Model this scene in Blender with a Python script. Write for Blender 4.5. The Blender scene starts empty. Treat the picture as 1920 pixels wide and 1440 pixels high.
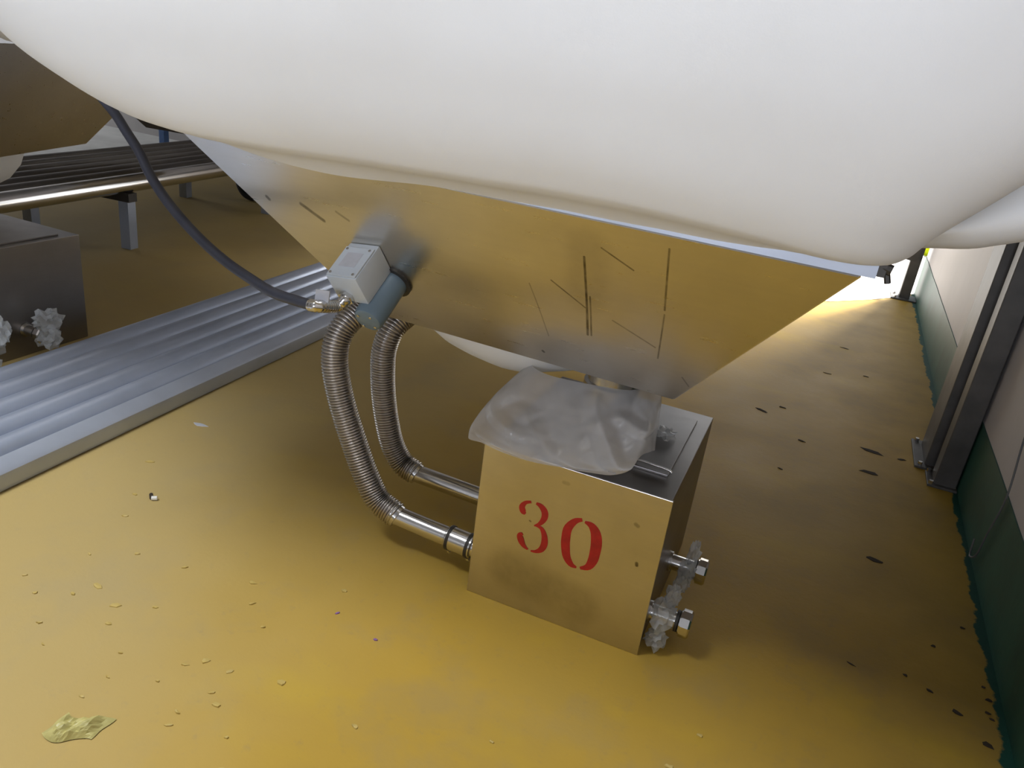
import bpy, bmesh, math, random
from mathutils import Vector, Matrix, noise
random.seed(7)
S = bpy.context.scene
COL = S.collection
PI = math.pi

# ------------------------------------------------------------------ camera
cam = bpy.data.cameras.new('camera'); camo = bpy.data.objects.new('camera', cam); COL.objects.link(camo)
F_PX = 1480.0
cam.sensor_fit = 'HORIZONTAL'; cam.sensor_width = 36.0; cam.lens = F_PX / 1920 * 36.0
cam.clip_start = 0.02; cam.clip_end = 200
yaw, pitch, roll = -0.355005, 0.400277, 0.134030
fw = Vector((math.sin(yaw) * math.cos(pitch), math.cos(yaw) * math.cos(pitch), -math.sin(pitch)))
rt = Vector((math.cos(yaw), -math.sin(yaw), 0)); up = rt.cross(fw)
r2 = rt * math.cos(roll) + up * math.sin(roll); u2 = up * math.cos(roll) - rt * math.sin(roll)
camo.matrix_world = Matrix(((r2.x, u2.x, -fw.x, 0), (r2.y, u2.y, -fw.y, 0), (r2.z, u2.z, -fw.z, 1.25), (0, 0, 0, 1)))
S.camera = camo

# ------------------------------------------------------------------ world, light, exposure
world = bpy.data.worlds.new('overcast sky'); S.world = world; world.use_nodes = True
bg = world.node_tree.nodes['Background']
bg.inputs[0].default_value = (0.80, 0.90, 1.0, 1); bg.inputs[1].default_value = 0.8
S.view_settings.view_transform = 'Standard'; S.view_settings.look = 'None'
S.view_settings.exposure = 0.28; S.view_settings.gamma = 1.0
S.view_settings.use_curve_mapping = False


def area(name, loc, target, sx, sy, power, color, portal=False):
    l = bpy.data.lights.new(name, 'AREA'); l.shape = 'RECTANGLE'; l.size = sx; l.size_y = sy
    l.energy = power; l.color = color
    o = bpy.data.objects.new(name, l); COL.objects.link(o); o.location = loc
    d = Vector(target) - Vector(loc)
    o.rotation_euler = d.to_track_quat('-Z', 'Y').to_euler()
    if portal:
        l.cycles.is_portal = True
    return o


area('back_gate_daylight', (-1.1, -7.9, 1.95), (-1.1, 5, 1.95), 3.0, 2.8, 360, (0.80, 0.87, 1.0))
area('ceiling_panel_light', (-2.35, 0.14, 4.12), (-2.35, 0.15, 0), 1.3, 1.3, 158, (0.90, 0.95, 1.0))
area('left_window_daylight', (-10.05, 4.6, 1.9), (-6, 5.2, 0.8), 2.4, 2.4, 50, (0.92, 0.96, 1.0))
area('far_door_daylight', (-0.2, 6.3, 1.1), (-0.2, 0, 0.6), 1.5, 2.1, 10, (1, 0.97, 0.93))
area('yard_glare', (2.3, 11.0, 6.6), (0.1, 5.0, 0.0), 1.1, 2.6, 1200, (1, 0.97, 0.93))
area('yard_sun', (3.0, 11.0, 9.6), (0.4, 5.6, 0.0), 0.9, 1.6, 4200, (1, 0.97, 0.93))

# ------------------------------------------------------------------ materials
def new_mat(name):
    m = bpy.data.materials.new(name); m.use_nodes = True
    return m, m.node_tree, m.node_tree.nodes['Principled BSDF']


def N(nt, t, **kw):
    n = nt.nodes.new(t)
    for k, v in kw.items():
        setattr(n, k, v)
    return n


def noise_tex(nt, scale, detail=4, rough=0.55, coord='Object', stretch=None):
    tc = N(nt, 'ShaderNodeTexCoord'); n = N(nt, 'ShaderNodeTexNoise')
    n.inputs['Scale'].default_value = scale; n.inputs['Detail'].default_value = detail; n.inputs['Roughness'].default_value = rough
    if stretch:
        mp = N(nt, 'ShaderNodeMapping'); mp.inputs['Scale'].default_value = stretch
        nt.links.new(tc.outputs[coord], mp.inputs[0]); nt.links.new(mp.outputs[0], n.inputs['Vector'])
    else:
        nt.links.new(tc.outputs[coord], n.inputs['Vector'])
    return n.outputs['Fac']


def ramp(nt, fac, stops):
    r = N(nt, 'ShaderNodeValToRGB'); e = r.color_ramp.elements
    while len(e) < len(stops):
        e.new(0.5)
    for el, (p, c) in zip(e, stops):
        el.position = p; el.color = (*c, 1) if len(c) == 3 else c
    nt.links.new(fac, r.inputs[0])
    return r.outputs[0]


def mixc(nt, fac, a, b, mode='MIX'):
    m = N(nt, 'ShaderNodeMix', data_type='RGBA', blend_type=mode)
    for sock, v in ((m.inputs[0], fac), (m.inputs[6], a), (m.inputs[7], b)):
        if isinstance(v, (int, float)):
            sock.default_value = v
        elif isinstance(v, tuple):
            sock.default_value = (*v, 1)
        else:
            nt.links.new(v, sock)
    return m.outputs[2]


def math_n(nt, op, a, b=None, clamp=False):
    m = N(nt, 'ShaderNodeMath', operation=op); m.use_clamp = clamp
    for i, v in enumerate((a, b)):
        if v is None:
            continue
        if isinstance(v, (int, float)):
            m.inputs[i].default_value = v
        else:
            nt.links.new(v, m.inputs[i])
    return m.outputs[0]


def bump(nt, p, h, strength, dist=0.01):
    b = N(nt, 'ShaderNodeBump'); b.inputs['Strength'].default_value = strength; b.inputs['Distance'].default_value = dist
    nt.links.new(h, b.inputs['Height']); nt.links.new(b.outputs[0], p.inputs['Normal'])


def simple(name, col, rough=0.5, metal=0.0, var=0.12, scale=12.0, spec=0.5, bmp=0.0):
    m, nt, p = new_mat(name)
    f = noise_tex(nt, scale)
    lo = tuple(c * (1 - var) for c in col); hi = tuple(min(1, c * (1 + var)) for c in col)
    nt.links.new(ramp(nt, f, [(0.3, lo), (0.7, hi)]), p.inputs['Base Color'])
    p.inputs['Roughness'].default_value = rough; p.inputs['Metallic'].default_value = metal
    p.inputs['Specular IOR Level'].default_value = spec
    if bmp:
        bump(nt, p, noise_tex(nt, scale * 6), bmp, 0.004)
    return m


def seg_mask(nt, pos, a, b, w):
    a = Vector((a[0], 0, a[2])); b = Vector((b[0], 0, b[2])); ba = b - a
    fl_ = N(nt, 'ShaderNodeVectorMath', operation='MULTIPLY'); nt.links.new(pos, fl_.inputs[0]); fl_.inputs[1].default_value = (1, 0, 1); pos = fl_.outputs[0]
    s = N(nt, 'ShaderNodeVectorMath', operation='SUBTRACT'); nt.links.new(pos, s.inputs[0]); s.inputs[1].default_value = a
    d = N(nt, 'ShaderNodeVectorMath', operation='DOT_PRODUCT'); nt.links.new(s.outputs[0], d.inputs[0]); d.inputs[1].default_value = ba / ba.length_squared
    t = math_n(nt, 'ADD', d.outputs['Value'], 0.0, True)
    sc = N(nt, 'ShaderNodeVectorMath', operation='SCALE'); sc.inputs[0].default_value = ba; nt.links.new(t, sc.inputs['Scale'])
    q = N(nt, 'ShaderNodeVectorMath', operation='DISTANCE'); nt.links.new(s.outputs[0], q.inputs[0]); nt.links.new(sc.outputs[0], q.inputs[1])
    mr = N(nt, 'ShaderNodeMapRange', interpolation_type='SMOOTHSTEP')
    nt.links.new(q.outputs['Value'], mr.inputs[0]); mr.inputs[1].default_value = w * 0.35; mr.inputs[2].default_value = w
    mr.inputs[3].default_value = 1; mr.inputs[4].default_value = 0
    return mr.outputs[0]


def steel(name, col=(0.62, 0.61, 0.60), rough=0.34, marks=None, streak=(2, 2, 30), smear=0.25):
    m, nt, p = new_mat(name)
    f1 = noise_tex(nt, 3.0, 5); f2 = noise_tex(nt, 6.0, 6, 0.6, stretch=streak)
    c = ramp(nt, f1, [(0.30, tuple(x * (1 - smear) for x in col)), (0.65, col)])
    c = mixc(nt, math_n(nt, 'MULTIPLY', f2, 0.25), c, tuple(x * 0.7 for x in col))
    if marks:
        tc = N(nt, 'ShaderNodeTexCoord'); acc = None
        nz = noise_tex(nt, 40.0, 3)
        for a, b, w, s in marks:
            k = math_n(nt, 'MULTIPLY', seg_mask(nt, tc.outputs['Object'], a, b, w * (1.1 if w < 0.02 else 1)), s)
            acc = k if acc is None else math_n(nt, 'MAXIMUM', acc, k)
        acc = math_n(nt, 'MULTIPLY', acc, math_n(nt, 'ADD', nz, 0.35, True))
        c = mixc(nt, acc, c, (0.10, 0.085, 0.07))
    nt.links.new(c, p.inputs['Base Color'])
    p.inputs['Metallic'].default_value = 1.0
    mr = N(nt, 'ShaderNodeMapRange'); nt.links.new(f2, mr.inputs[0]); mr.inputs[3].default_value = rough - 0.06; mr.inputs[4].default_value = rough + 0.10
    nt.links.new(mr.outputs[0], p.inputs['Roughness'])
    bump(nt, p, noise_tex(nt, 4.0, 2), 0.06, 0.02)
    return m


def film_mat(name, col=(0.75, 0.76, 0.76), alpha=0.62):
    m, nt, p = new_mat(name); out = nt.nodes['Material Output']
    p.inputs['Base Color'].default_value = (*col, 1); p.inputs['Roughness'].default_value = 0.15
    p.inputs['Specular IOR Level'].default_value = 0.5
    tr = N(nt, 'ShaderNodeBsdfTranslucent'); tr.inputs[0].default_value = (*col, 1)
    tp = N(nt, 'ShaderNodeBsdfTransparent')
    m1 = N(nt, 'ShaderNodeMixShader'); m1.inputs[0].default_value = 0.4
    nt.links.new(p.outputs[0], m1.inputs[1]); nt.links.new(tr.outputs[0], m1.inputs[2])
    m2 = N(nt, 'ShaderNodeMixShader')
    f = noise_tex(nt, 7.0, 2)
    mr = N(nt, 'ShaderNodeMapRange'); nt.links.new(f, mr.inputs[0]); mr.inputs[1].default_value = 0.3; mr.inputs[2].default_value = 0.7
    mr.inputs[3].default_value = alpha - 0.12; mr.inputs[4].default_value = alpha + 0.12
    nt.links.new(mr.outputs[0], m2.inputs[0]); nt.links.new(tp.outputs[0], m2.inputs[1]); nt.links.new(m1.outputs[0], m2.inputs[2])
    nt.links.new(m2.outputs[0], out.inputs[0])
    bump(nt, p, noise_tex(nt, 14.0, 2), 0.25, 0.006)
    return m


def floor_mat():
    m, nt, p = new_mat('ochre floor paint')
    big = noise_tex(nt, 0.9, 4); mid = noise_tex(nt, 3.2, 6, 0.62); fine = noise_tex(nt, 26.0, 6, 0.7); pit = noise_tex(nt, 70.0, 3)
    c = ramp(nt, big, [(0.30, (0.40, 0.265, 0.060)), (0.50, (0.46, 0.29, 0.045)), (0.72, (0.52, 0.315, 0.032))])
    worn = ramp(nt, mid, [(0.50, (0, 0, 0)), (0.66, (1, 1, 1))])
    c = mixc(nt, math_n(nt, 'MULTIPLY', worn, 0.45), c, (0.36, 0.255, 0.105))
    yel = ramp(nt, noise_tex(nt, 2.1, 3, 0.5, stretch=(1, 1.7, 1)), [(0.56, (0, 0, 0)), (0.70, (1, 1, 1))])
    c = mixc(nt, math_n(nt, 'MULTIPLY', yel, 0.38), c, (0.56, 0.37, 0.02))
    c = mixc(nt, ramp(nt, fine, [(0.58, (0, 0, 0)), (0.8, (0.5, 0.5, 0.5))]), c, (0.30, 0.21, 0.09))
    tc0 = N(nt, 'ShaderNodeTexCoord'); sx0 = N(nt, 'ShaderNodeSeparateXYZ'); nt.links.new(tc0.outputs['Object'], sx0.inputs[0])
    dz = math_n(nt, 'ADD', math_n(nt, 'MULTIPLY', sx0.outputs[0], -0.9), math_n(nt, 'MULTIPLY', math_n(nt, 'SUBTRACT', big, 0.5), 1.6))
    sheen_veil = N(nt, 'ShaderNodeMapRange', interpolation_type='SMOOTHSTEP'); nt.links.new(dz, sheen_veil.inputs[0]); sheen_veil.inputs[1].default_value = 0.45; sheen_veil.inputs[2].default_value = 1.35
    c = mixc(nt, math_n(nt, 'MULTIPLY', sheen_veil.outputs[0], 0.55), c, (0.43, 0.355, 0.20))  # greyer colour at left, painted in place of a floor sheen
    # dirt and painted shade towards the wall, green paint bled over the wall joint
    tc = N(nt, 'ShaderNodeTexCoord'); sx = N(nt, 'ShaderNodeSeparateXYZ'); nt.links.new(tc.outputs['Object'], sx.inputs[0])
    grime_shade = N(nt, 'ShaderNodeMapRange', interpolation_type='SMOOTHSTEP'); nt.links.new(sx.outputs[0], grime_shade.inputs[0])
    grime_shade.inputs[1].default_value = -0.25; grime_shade.inputs[2].default_value = 0.55
    c = mixc(nt, math_n(nt, 'MULTIPLY', math_n(nt, 'MULTIPLY', grime_shade.outputs[0], mid), 0.75), c, (0.125, 0.075, 0.022))
    edge = math_n(nt, 'ADD', sx.outputs[0], math_n(nt, 'MULTIPLY', math_n(nt, 'SUBTRACT', noise_tex(nt, 9.0, 5, 0.65), 0.5), 0.07))
    gm = N(nt, 'ShaderNodeMapRange'); nt.links.new(edge, gm.inputs[0]); gm.inputs[1].default_value = 0.618; gm.inputs[2].default_value = 0.624
    c = mixc(nt, gm.outputs[0], c, (0.012, 0.062, 0.044))
    nt.links.new(c, p.inputs['Base Color'])
    mr = N(nt, 'ShaderNodeMapRange'); nt.links.new(mid, mr.inputs[0]); mr.inputs[3].default_value = 0.40; mr.inputs[4].default_value = 0.66
    nt.links.new(mr.outputs[0], p.inputs['Roughness']); p.inputs['Specular IOR Level'].default_value = 0.15
    h = math_n(nt, 'ADD', math_n(nt, 'MULTIPLY', fine, 0.6), math_n(nt, 'MULTIPLY', pit, 0.2))
    bump(nt, p, h, 0.22, 0.006)
    return m


def fabric_mat():
    m, nt, p = new_mat('white silo fabric')
    f = noise_tex(nt, 1.6, 4)
    nt.links.new(ramp(nt, f, [(0.3, (0.78, 0.775, 0.765)), (0.7, (0.83, 0.83, 0.83))]), p.inputs['Base Color'])
    p.inputs['Roughness'].default_value = 0.75; p.inputs['Specular IOR Level'].default_value = 0.25
    p.inputs['Sheen Weight'].default_value = 0.1
    h = math_n(nt, 'ADD', math_n(nt, 'MULTIPLY', noise_tex(nt, 5.0, 3, stretch=(1, 1, 0.5)), 1.0), math_n(nt, 'MULTIPLY', noise_tex(nt, 400.0, 1), 0.05))
    bump(nt, p, h, 0.12, 0.02)
    return m


def wall_mat():
    m, nt, p = new_mat('grey white wall paint')
    f = noise_tex(nt, 1.4, 5); g = noise_tex(nt, 9.0, 6, 0.65, stretch=(1, 1, 0.35))
    c = ramp(nt, f, [(0.3, (0.44, 0.41, 0.40)), (0.7, (0.51, 0.475, 0.465))])
    c = mixc(nt, ramp(nt, g, [(0.55, (0, 0, 0)), (0.8, (0.45, 0.45, 0.45))]), c, (0.40, 0.37, 0.35))
    nt.links.new(c, p.inputs['Base Color']); p.inputs['Roughness'].default_value = 0.6
    bump(nt, p, g, 0.08, 0.01)
    return m


M = dict(
    floor=floor_mat(), fabric=fabric_mat(), wall=wall_mat(),
    greywall=simple('dark grey wall', (0.22, 0.21, 0.20), 0.7, scale=2),
    ceiling=simple('ceiling', (0.20, 0.20, 0.20), 0.8, scale=2),
    dado=simple('green dado paint', (0.012, 0.070, 0.045), 0.5, var=0.25, scale=7, bmp=0.15),
    lid_steel=steel('dull lid steel', (0.34, 0.32, 0.31), 0.36),
    box_steel=steel('box steel', (0.68, 0.645, 0.61), 0.30, [((-0.12, -0.262, 0.105), (0.06, -0.262, 0.075), 0.075, 0.30), ((0.155, -0.262, 0.335), (0.160, -0.262, 0.332), 0.006, 0.5), ((0.175, -0.262, 0.24), (0.176, -0.262, 0.235), 0.005, 0.9), ((-0.02, -0.262, 0.38), (-0.01, -0.262, 0.38), 0.006, 0.3), ((-0.085, -0.262, 0.255), (-0.083, -0.262, 0.254), 0.003, 0.9)]),
    galv=simple('dull galvanised pipe', (0.40, 0.445, 0.55), 0.40, 0.45, var=0.08, scale=5),
    rail=simple('dull galvanised rail', (0.47, 0.51, 0.60), 0.38, 0.45, var=0.08, scale=5),
    post=simple('dark galvanised post', (0.085, 0.078, 0.072), 0.5, 0.25, var=0.25, scale=9),
    rack=steel('old dark pipe', (0.22, 0.20, 0.18), 0.45, streak=(20, 1, 20), smear=0.3),
    hose=simple('stainless hose', (0.56, 0.53, 0.51), 0.30, 1.0, var=0.05, scale=5),
    chrome=steel('polished steel', (0.72, 0.70, 0.68), 0.18, smear=0.1),
    grey_box=simple('light grey enamel', (0.55, 0.60, 0.66), 0.38, var=0.04),
    label=simple('silver label', (0.50, 0.51, 0.56), 0.35, var=0.06, scale=60),
    motor=simple('blue grey enamel', (0.135, 0.19, 0.235), 0.28, var=0.08),
    cable=simple('dark cable jacket', (0.040, 0.043, 0.062), 0.42, var=0.1),
    black=simple('black rubber', (0.012, 0.012, 0.013), 0.6),
    dark=simple('dark steel', (0.06, 0.055, 0.05), 0.5, 0.6),
    red=simple('red stencil paint', (0.42, 0.012, 0.012), 0.5, var=0.18, scale=50),
    film=film_mat('milky plastic film', (0.78, 0.765, 0.76), 0.76), clear=film_mat('clear plastic film', (0.72, 0.74, 0.75), 0.5),
    chip=simple('yellow paint flake', (0.50, 0.36, 0.10), 0.55, var=0.2),
    dirt=simple('dark dirt', (0.035, 0.022, 0.012), 0.9),
    purple=simple('violet flake', (0.25, 0.12, 0.33), 0.6), white=simple('white paper', (0.8, 0.78, 0.72), 0.7),
    blue=simple('blue painted steel', (0.08, 0.16, 0.36), 0.45),
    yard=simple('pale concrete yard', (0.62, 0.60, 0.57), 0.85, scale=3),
    pale=simple('pale worn concrete', (0.80, 0.79, 0.76), 0.6, scale=3),
    shrub=simple('yellow green leaves', (0.40, 0.46, 0.006), 0.7, var=0.3, scale=20, spec=0.1),
    wire=simple('grey wire', (0.10, 0.10, 0.10), 0.5),
)

# ------------------------------------------------------------------ mesh helpers
class G:
    """collects geometry for ONE mesh object"""
    def __init__(s):
        s.v = []; s.f = []

    def add(s, vs, fs):
        o = len(s.v); s.v += [Vector(v) for v in vs]; s.f += [tuple(i + o for i in f) for f in fs]
        return s

    def box(s, lo, hi):
        x0, y0, z0 = lo; x1, y1, z1 = hi
        return s.add([(x0, y0, z0), (x1, y0, z0), (x1, y1, z0), (x0, y1, z0), (x0, y0, z1), (x1, y0, z1), (x1, y1, z1), (x0, y1, z1)],
                     [(3, 2, 1, 0), (4, 5, 6, 7), (0, 1, 5, 4), (1, 2, 6, 5), (2, 3, 7, 6), (3, 0, 4, 7)])

    def obox(s, o, a, b, c):
        o, a, b, c = map(Vector, (o, a, b, c))
        vs = [o, o + a, o + a + b, o + b, o + c, o + a + c, o + a + b + c, o + b + c]
        return s.add(vs, [(3, 2, 1, 0), (4, 5, 6, 7), (0, 1, 5, 4), (1, 2, 6, 5), (2, 3, 7, 6), (3, 0, 4, 7)])

    def tube(s, pts, rad, n=16, caps=True):
        pts = [Vector(p) for p in pts]; m = len(pts)
        rads = rad if isinstance(rad, (list, tuple)) else [rad] * m
        tg = [(pts[min(i + 1, m - 1)] - pts[max(i - 1, 0)]).normalized() for i in range(m)]
        ref = Vector((0, 0, 1)) if abs(tg[0].z) < 0.9 else Vector((1, 0, 0))
        nrm = (ref - tg[0] * ref.dot(tg[0])).normalized(); vs = []; fs = []
        for i in range(m):
            nrm = (nrm - tg[i] * nrm.dot(tg[i])).normalized(); bi = tg[i].cross(nrm)
            for k in range(n):
                t = 2 * PI * k / n; vs.append(pts[i] + (nrm * math.cos(t) + bi * math.sin(t)) * rads[i])
        for i in range(m - 1):
            for k in range(n):
                a = i * n + k; b = i * n + (k + 1) % n
                fs.append((a, b, b + n, a + n))
        if caps:
            fs.append(tuple(range(n - 1, -1, -1))); fs.append(tuple(range((m - 1) * n, m * n)))
        return s.add(vs, fs)

    def grid(s, rows, closed=False):
        m = len(rows); n = len(rows[0]); vs = [p for r in rows for p in r]; fs = []
        for i in range(m - 1):
            for k in range(n if closed else n - 1):
                a = i * n + k; b = i * n + (k + 1) % n
                fs.append((a, b, b + n, a + n))
        return s.add(vs, fs)

    def blob(s, c, rad, amp, seed, sub=2, freq=2.2):
        bm = bmesh.new(); bmesh.ops.create_icosphere(bm, subdivisions=sub, radius=1)
        vs = []
        for v in bm.verts:
            d = v.co.normalized(); k = (1 - 0.8 * amp * abs(noise.noise(d * freq * 1.6 + Vector((seed, 4, seed)))) if sub >= 3 and freq < 3 else 1) + amp * noise.noise(d * freq + Vector((seed * 3.1, seed, 0))) + amp * 0.35 * noise.noise(d * freq * 2.2 + Vector((0, seed, seed)))
            vs.append((c[0] + d.x * k * rad[0], c[1] + d.y * k * rad[1], c[2] + d.z * k * rad[2]))
        fs = [tuple(v.index for v in f.verts) for f in bm.faces]; bm.free()
        return s.add(vs, fs)


def obj(name, g, mat, parent=None, origin=None, smooth=None, bevel=0.0, fix=True):
    """link G as one mesh object; vertices are given in world space of the parent's frame"""
    org = Vector(origin) if origin is not None else Vector((0, 0, 0))
    if parent is not None:
        q = parent
        org = Vector(q['org'])
    me = bpy.data.meshes.new(name); me.from_pydata([v - org for v in g.v], [], g.f)
    if fix or bevel:
        bm = bmesh.new(); bm.from_mesh(me)
        if fix:
            bmesh.ops.recalc_face_normals(bm, faces=bm.faces)
        if bevel:
            bmesh.ops.bevel(bm, geom=[e for e in bm.edges if len(e.link_faces) == 2 and e.calc_face_angle() > 0.6], offset=bevel, segments=2, affect='EDGES', profile=0.5)
        bm.to_mesh(me); bm.free()
    me.materials.append(mat)
    o = bpy.data.objects.new(name, me); COL.objects.link(o)
    if smooth is not None:
        me.shade_smooth()
        me.set_sharp_from_angle(angle=math.radians(smooth))
    if parent is not None:
        o.parent = parent
    else:
        o.location = org
    o['org'] = tuple(org)
    return o


def tag(o, label, cat, group=None):
    o['label'] = label; o['category'] = cat
    if group:
        o['group'] = group
    return o


def thing(name, label, cat, org, group=None):
    o = bpy.data.objects.new(name, None); COL.objects.link(o); o.location = org; o['org'] = tuple(org); o.empty_display_size = 0.1
    return tag(o, label, cat, group)


def struct(name, g, mat, **k):
    o = obj(name, g, mat, **k); o['kind'] = 'structure'
    return o


def copy_thing(root, label, loc, rotz=0.0):
    r = root.copy(); COL.objects.link(r); r.location = loc; r.rotation_euler = (0, 0, rotz); r['label'] = label
    for ch in list(root.children):
        c = ch.copy(); COL.objects.link(c); c.parent = r
        for g in list(ch.children):
            d = g.copy(); COL.objects.link(d); d.parent = c
    return r


def catmull(pts, step):
    pts = [Vector(p) for p in pts]; P = [pts[0] * 2 - pts[1]] + pts + [pts[-1] * 2 - pts[-2]]
    dense = []
    for i in range(1, len(P) - 2):
        a, b, c, d = P[i - 1:i + 3]
        for k in range(60):
            t = k / 60
            dense.append(0.5 * ((2 * b) + (c - a) * t + (2 * a - 5 * b + 4 * c - d) * t * t + (3 * b - a - 3 * c + d) * t ** 3))
    dense.append(pts[-1])
    out = [dense[0]]; acc = 0
    for a, b in zip(dense, dense[1:]):
        L = (b - a).length; pos = 0.0
        while L > 0 and acc + (L - pos) >= step:
            pos += step - acc; acc = 0; out.append(a.lerp(b, min(1, pos / L)))
        acc += L - pos
    return out


def cr1(ks, t):
    """Catmull-Rom through tuples ks (uniform), t in 0..1"""
    n = len(ks) - 1; x = min(max(t * n, 0), n - 1e-6); i = int(x); u = x - i
    g = lambda j: Vector(ks[min(max(j, 0), n)])
    a, b, c, d = g(i - 1), g(i), g(i + 1), g(i + 2)
    return 0.5 * ((2 * b) + (c - a) * u + (2 * a - 5 * b + 4 * c - d) * u * u + (3 * b - a - 3 * c + d) * u ** 3)


# ------------------------------------------------------------------ setting
XW = 0.645
struct('floor', G().box((-10.3, -8.2, -0.15), (XW + 0.15, 6.34, 0)), M['floor'])
struct('wall_right', G().box((XW, -8.2, 0), (XW + 0.2, 6.18, 4.2)), M['wall'])
dd = G()
ys = [-8.0 + i * 0.1 for i in range(142)] + [6.18]
for y0, y1 in zip(ys, ys[1:]):
    t0 = 0.268 + 0.003 * noise.noise(Vector((0, y0 * 3, 0))); t1 = 0.268 + 0.003 * noise.noise(Vector((0, y1 * 3, 0)))
    dd.add([(XW - 0.004, y0, 0), (XW - 0.004, y1, 0), (XW - 0.004, y1, t1), (XW - 0.004, y0, t0), (XW + 0.001, y1, t1), (XW + 0.001, y0, t0)],
           [(0, 1, 2, 3), (3, 2, 4, 5)])
struct('baseboard_right', dd, M['dado'])
e = G().box((-10.3, 6.18, 0), (-1.1, 6.34, 4.2)); e.box((-1.1, 6.18, 2.25), (XW + 0.2, 6.34, 4.2))
struct('wall_end', e, M['wall'])
wl = G().box((-10.3, 0.3, 0), (-10.1, 3.4, 4.2)); wl.box((-10.3, 5.8, 0), (-10.1, 6.18, 4.2)); wl.box((-10.3, 3.4, 3.1), (-10.1, 5.8, 4.2)); wl.box((-10.3, 3.4, 0), (-10.1, 5.8, 0.7))
struct('wall_left', wl, M['greywall'])
ws = G().box((-10.3, 0.18, 0), (-2.8, 0.3, 4.2)); ws.box((-2.92, -8.2, 0), (-2.8, 0.18, 4.2))
struct('wall_side', ws, M['greywall'])
wb = G().box((0.4, -8.2, 0), (XW, -8.05, 4.2)); wb.box((-2.8, -8.2, 3.4), (0.4, -8.05, 4.2)); wb.box((-2.8, -8.2, 0), (-2.6, -8.05, 3.4)); wb.box((-2.6, -8.2, 0), (0.4, -8.05, 0.5))
struct('wall_back', wb, M['greywall'])
struct('light_blocker_wall', G().box((-1.75, -1.45, 0), (XW, -1.30, 1.0)), M['greywall'])  # added unseen low wall, keeps the gate light off the floor
struct('ceiling', G().box((-10.3, -8.2, 4.2), (XW + 0.2, 6.34, 4.35)), M['ceiling'])
struct('trim_2', G().box((-10.1, 3.3, -0.1), (-4.75, 6.18, 0.004)), M['pale'])
struct('ground', G().box((-40, -40, -0.35), (40, 50, -0.16)), M['yard'])
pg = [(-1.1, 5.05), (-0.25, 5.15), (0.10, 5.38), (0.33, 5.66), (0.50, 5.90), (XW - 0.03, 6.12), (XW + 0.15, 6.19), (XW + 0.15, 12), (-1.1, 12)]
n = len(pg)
struct('sun_patch_slab', G().add([(x, y, z) for z in (-0.15, 0.003) for x, y in pg], [(i, (i + 1) % n, (i + 1) % n + n, i + n) for i in range(n)] + [tuple(range(n - 1, -1, -1)), tuple(range(n, 2 * n))]), M['yard'])  # doorway slab, its pale slanted inner part painting a sun patch on the floor

# ------------------------------------------------------------------ hopper + silo bag
def pan_pt(x, s):      # front panel: s = 0 top, 1 bottom
    return Vector((x, 1.345 + 0.255 * s, 1.0 - 0.39 * s))


HO = (-0.61, 1.97, 0.6)
T = [(-1.312, 1.345, 1.0), (0.056, 1.345, 0.988), (0.056, 2.605, 1.0), (-1.312, 2.605, 1.0)]
Bt = [(-0.979, 1.6, 0.615), (-0.221, 1.6, 0.601), (-0.221, 2.35, 0.61), (-0.979, 2.35, 0.61)]
rel = lambda p: tuple(Vector(p) - Vector(HO))
marks = [(rel(a), rel(b), w, s) for a, b, w, s in (
    ((-0.409, 1.40, 0.91), (-0.410, 1.525, 0.722), 0.0035, 0.95), ((-0.402, 1.46, 0.82), (-0.402, 1.525, 0.722), 0.0025, 0.8),
    ((-0.249, 1.366, 0.965), (-0.251, 1.454, 0.831), 0.0026, 0.8), ((-0.251, 1.46, 0.82), (-0.259, 1.537, 0.705), 0.0022, 0.7),
    ((-0.374, 1.384, 0.938), (-0.313, 1.406, 0.905), 0.0022, 0.9), ((-0.481, 1.450, 0.840), (-0.413, 1.480, 0.790), 0.0022, 0.8),
    ((-0.356, 1.491, 0.774), (-0.266, 1.519, 0.732), 0.0022, 0.55), ((-0.53, 1.46, 0.82), (-0.50, 1.545, 0.691), 0.0018, 0.5),
    ((-1.06, 1.42, 0.885), (-1.015, 1.44, 0.855), 0.006, 0.75), ((-0.918, 1.35, 0.992), (-0.912, 1.358, 0.98), 0.007, 0.7),
    ((-1.153, 1.421, 0.883), (-1.150, 1.424, 0.879), 0.006, 0.8), ((-0.97, 1.42, 0.885), (-0.945, 1.43, 0.87), 0.004, 0.5),
    ((-0.205, 1.56, 0.67), (-0.19, 1.575, 0.65), 0.0022, 0.5), ((-0.40, 1.39, 0.93), (-0.41, 1.46, 0.82), 0.06, 0.16),
    ((-0.52, 1.58, 0.64), (-0.518, 1.582, 0.638), 0.004, 0.8))]
M['hopper'] = steel('brushed hopper steel', (0.72, 0.68, 0.62), 0.28, marks, streak=(1.2, 14, 14), smear=0.16)
hop = thing('steel_hopper', 'large stainless steel hopper funnel above the box numbered 30, carrying the grey sensor', 'hopper', HO, 'steel hoppers under the fabric silos')


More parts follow.
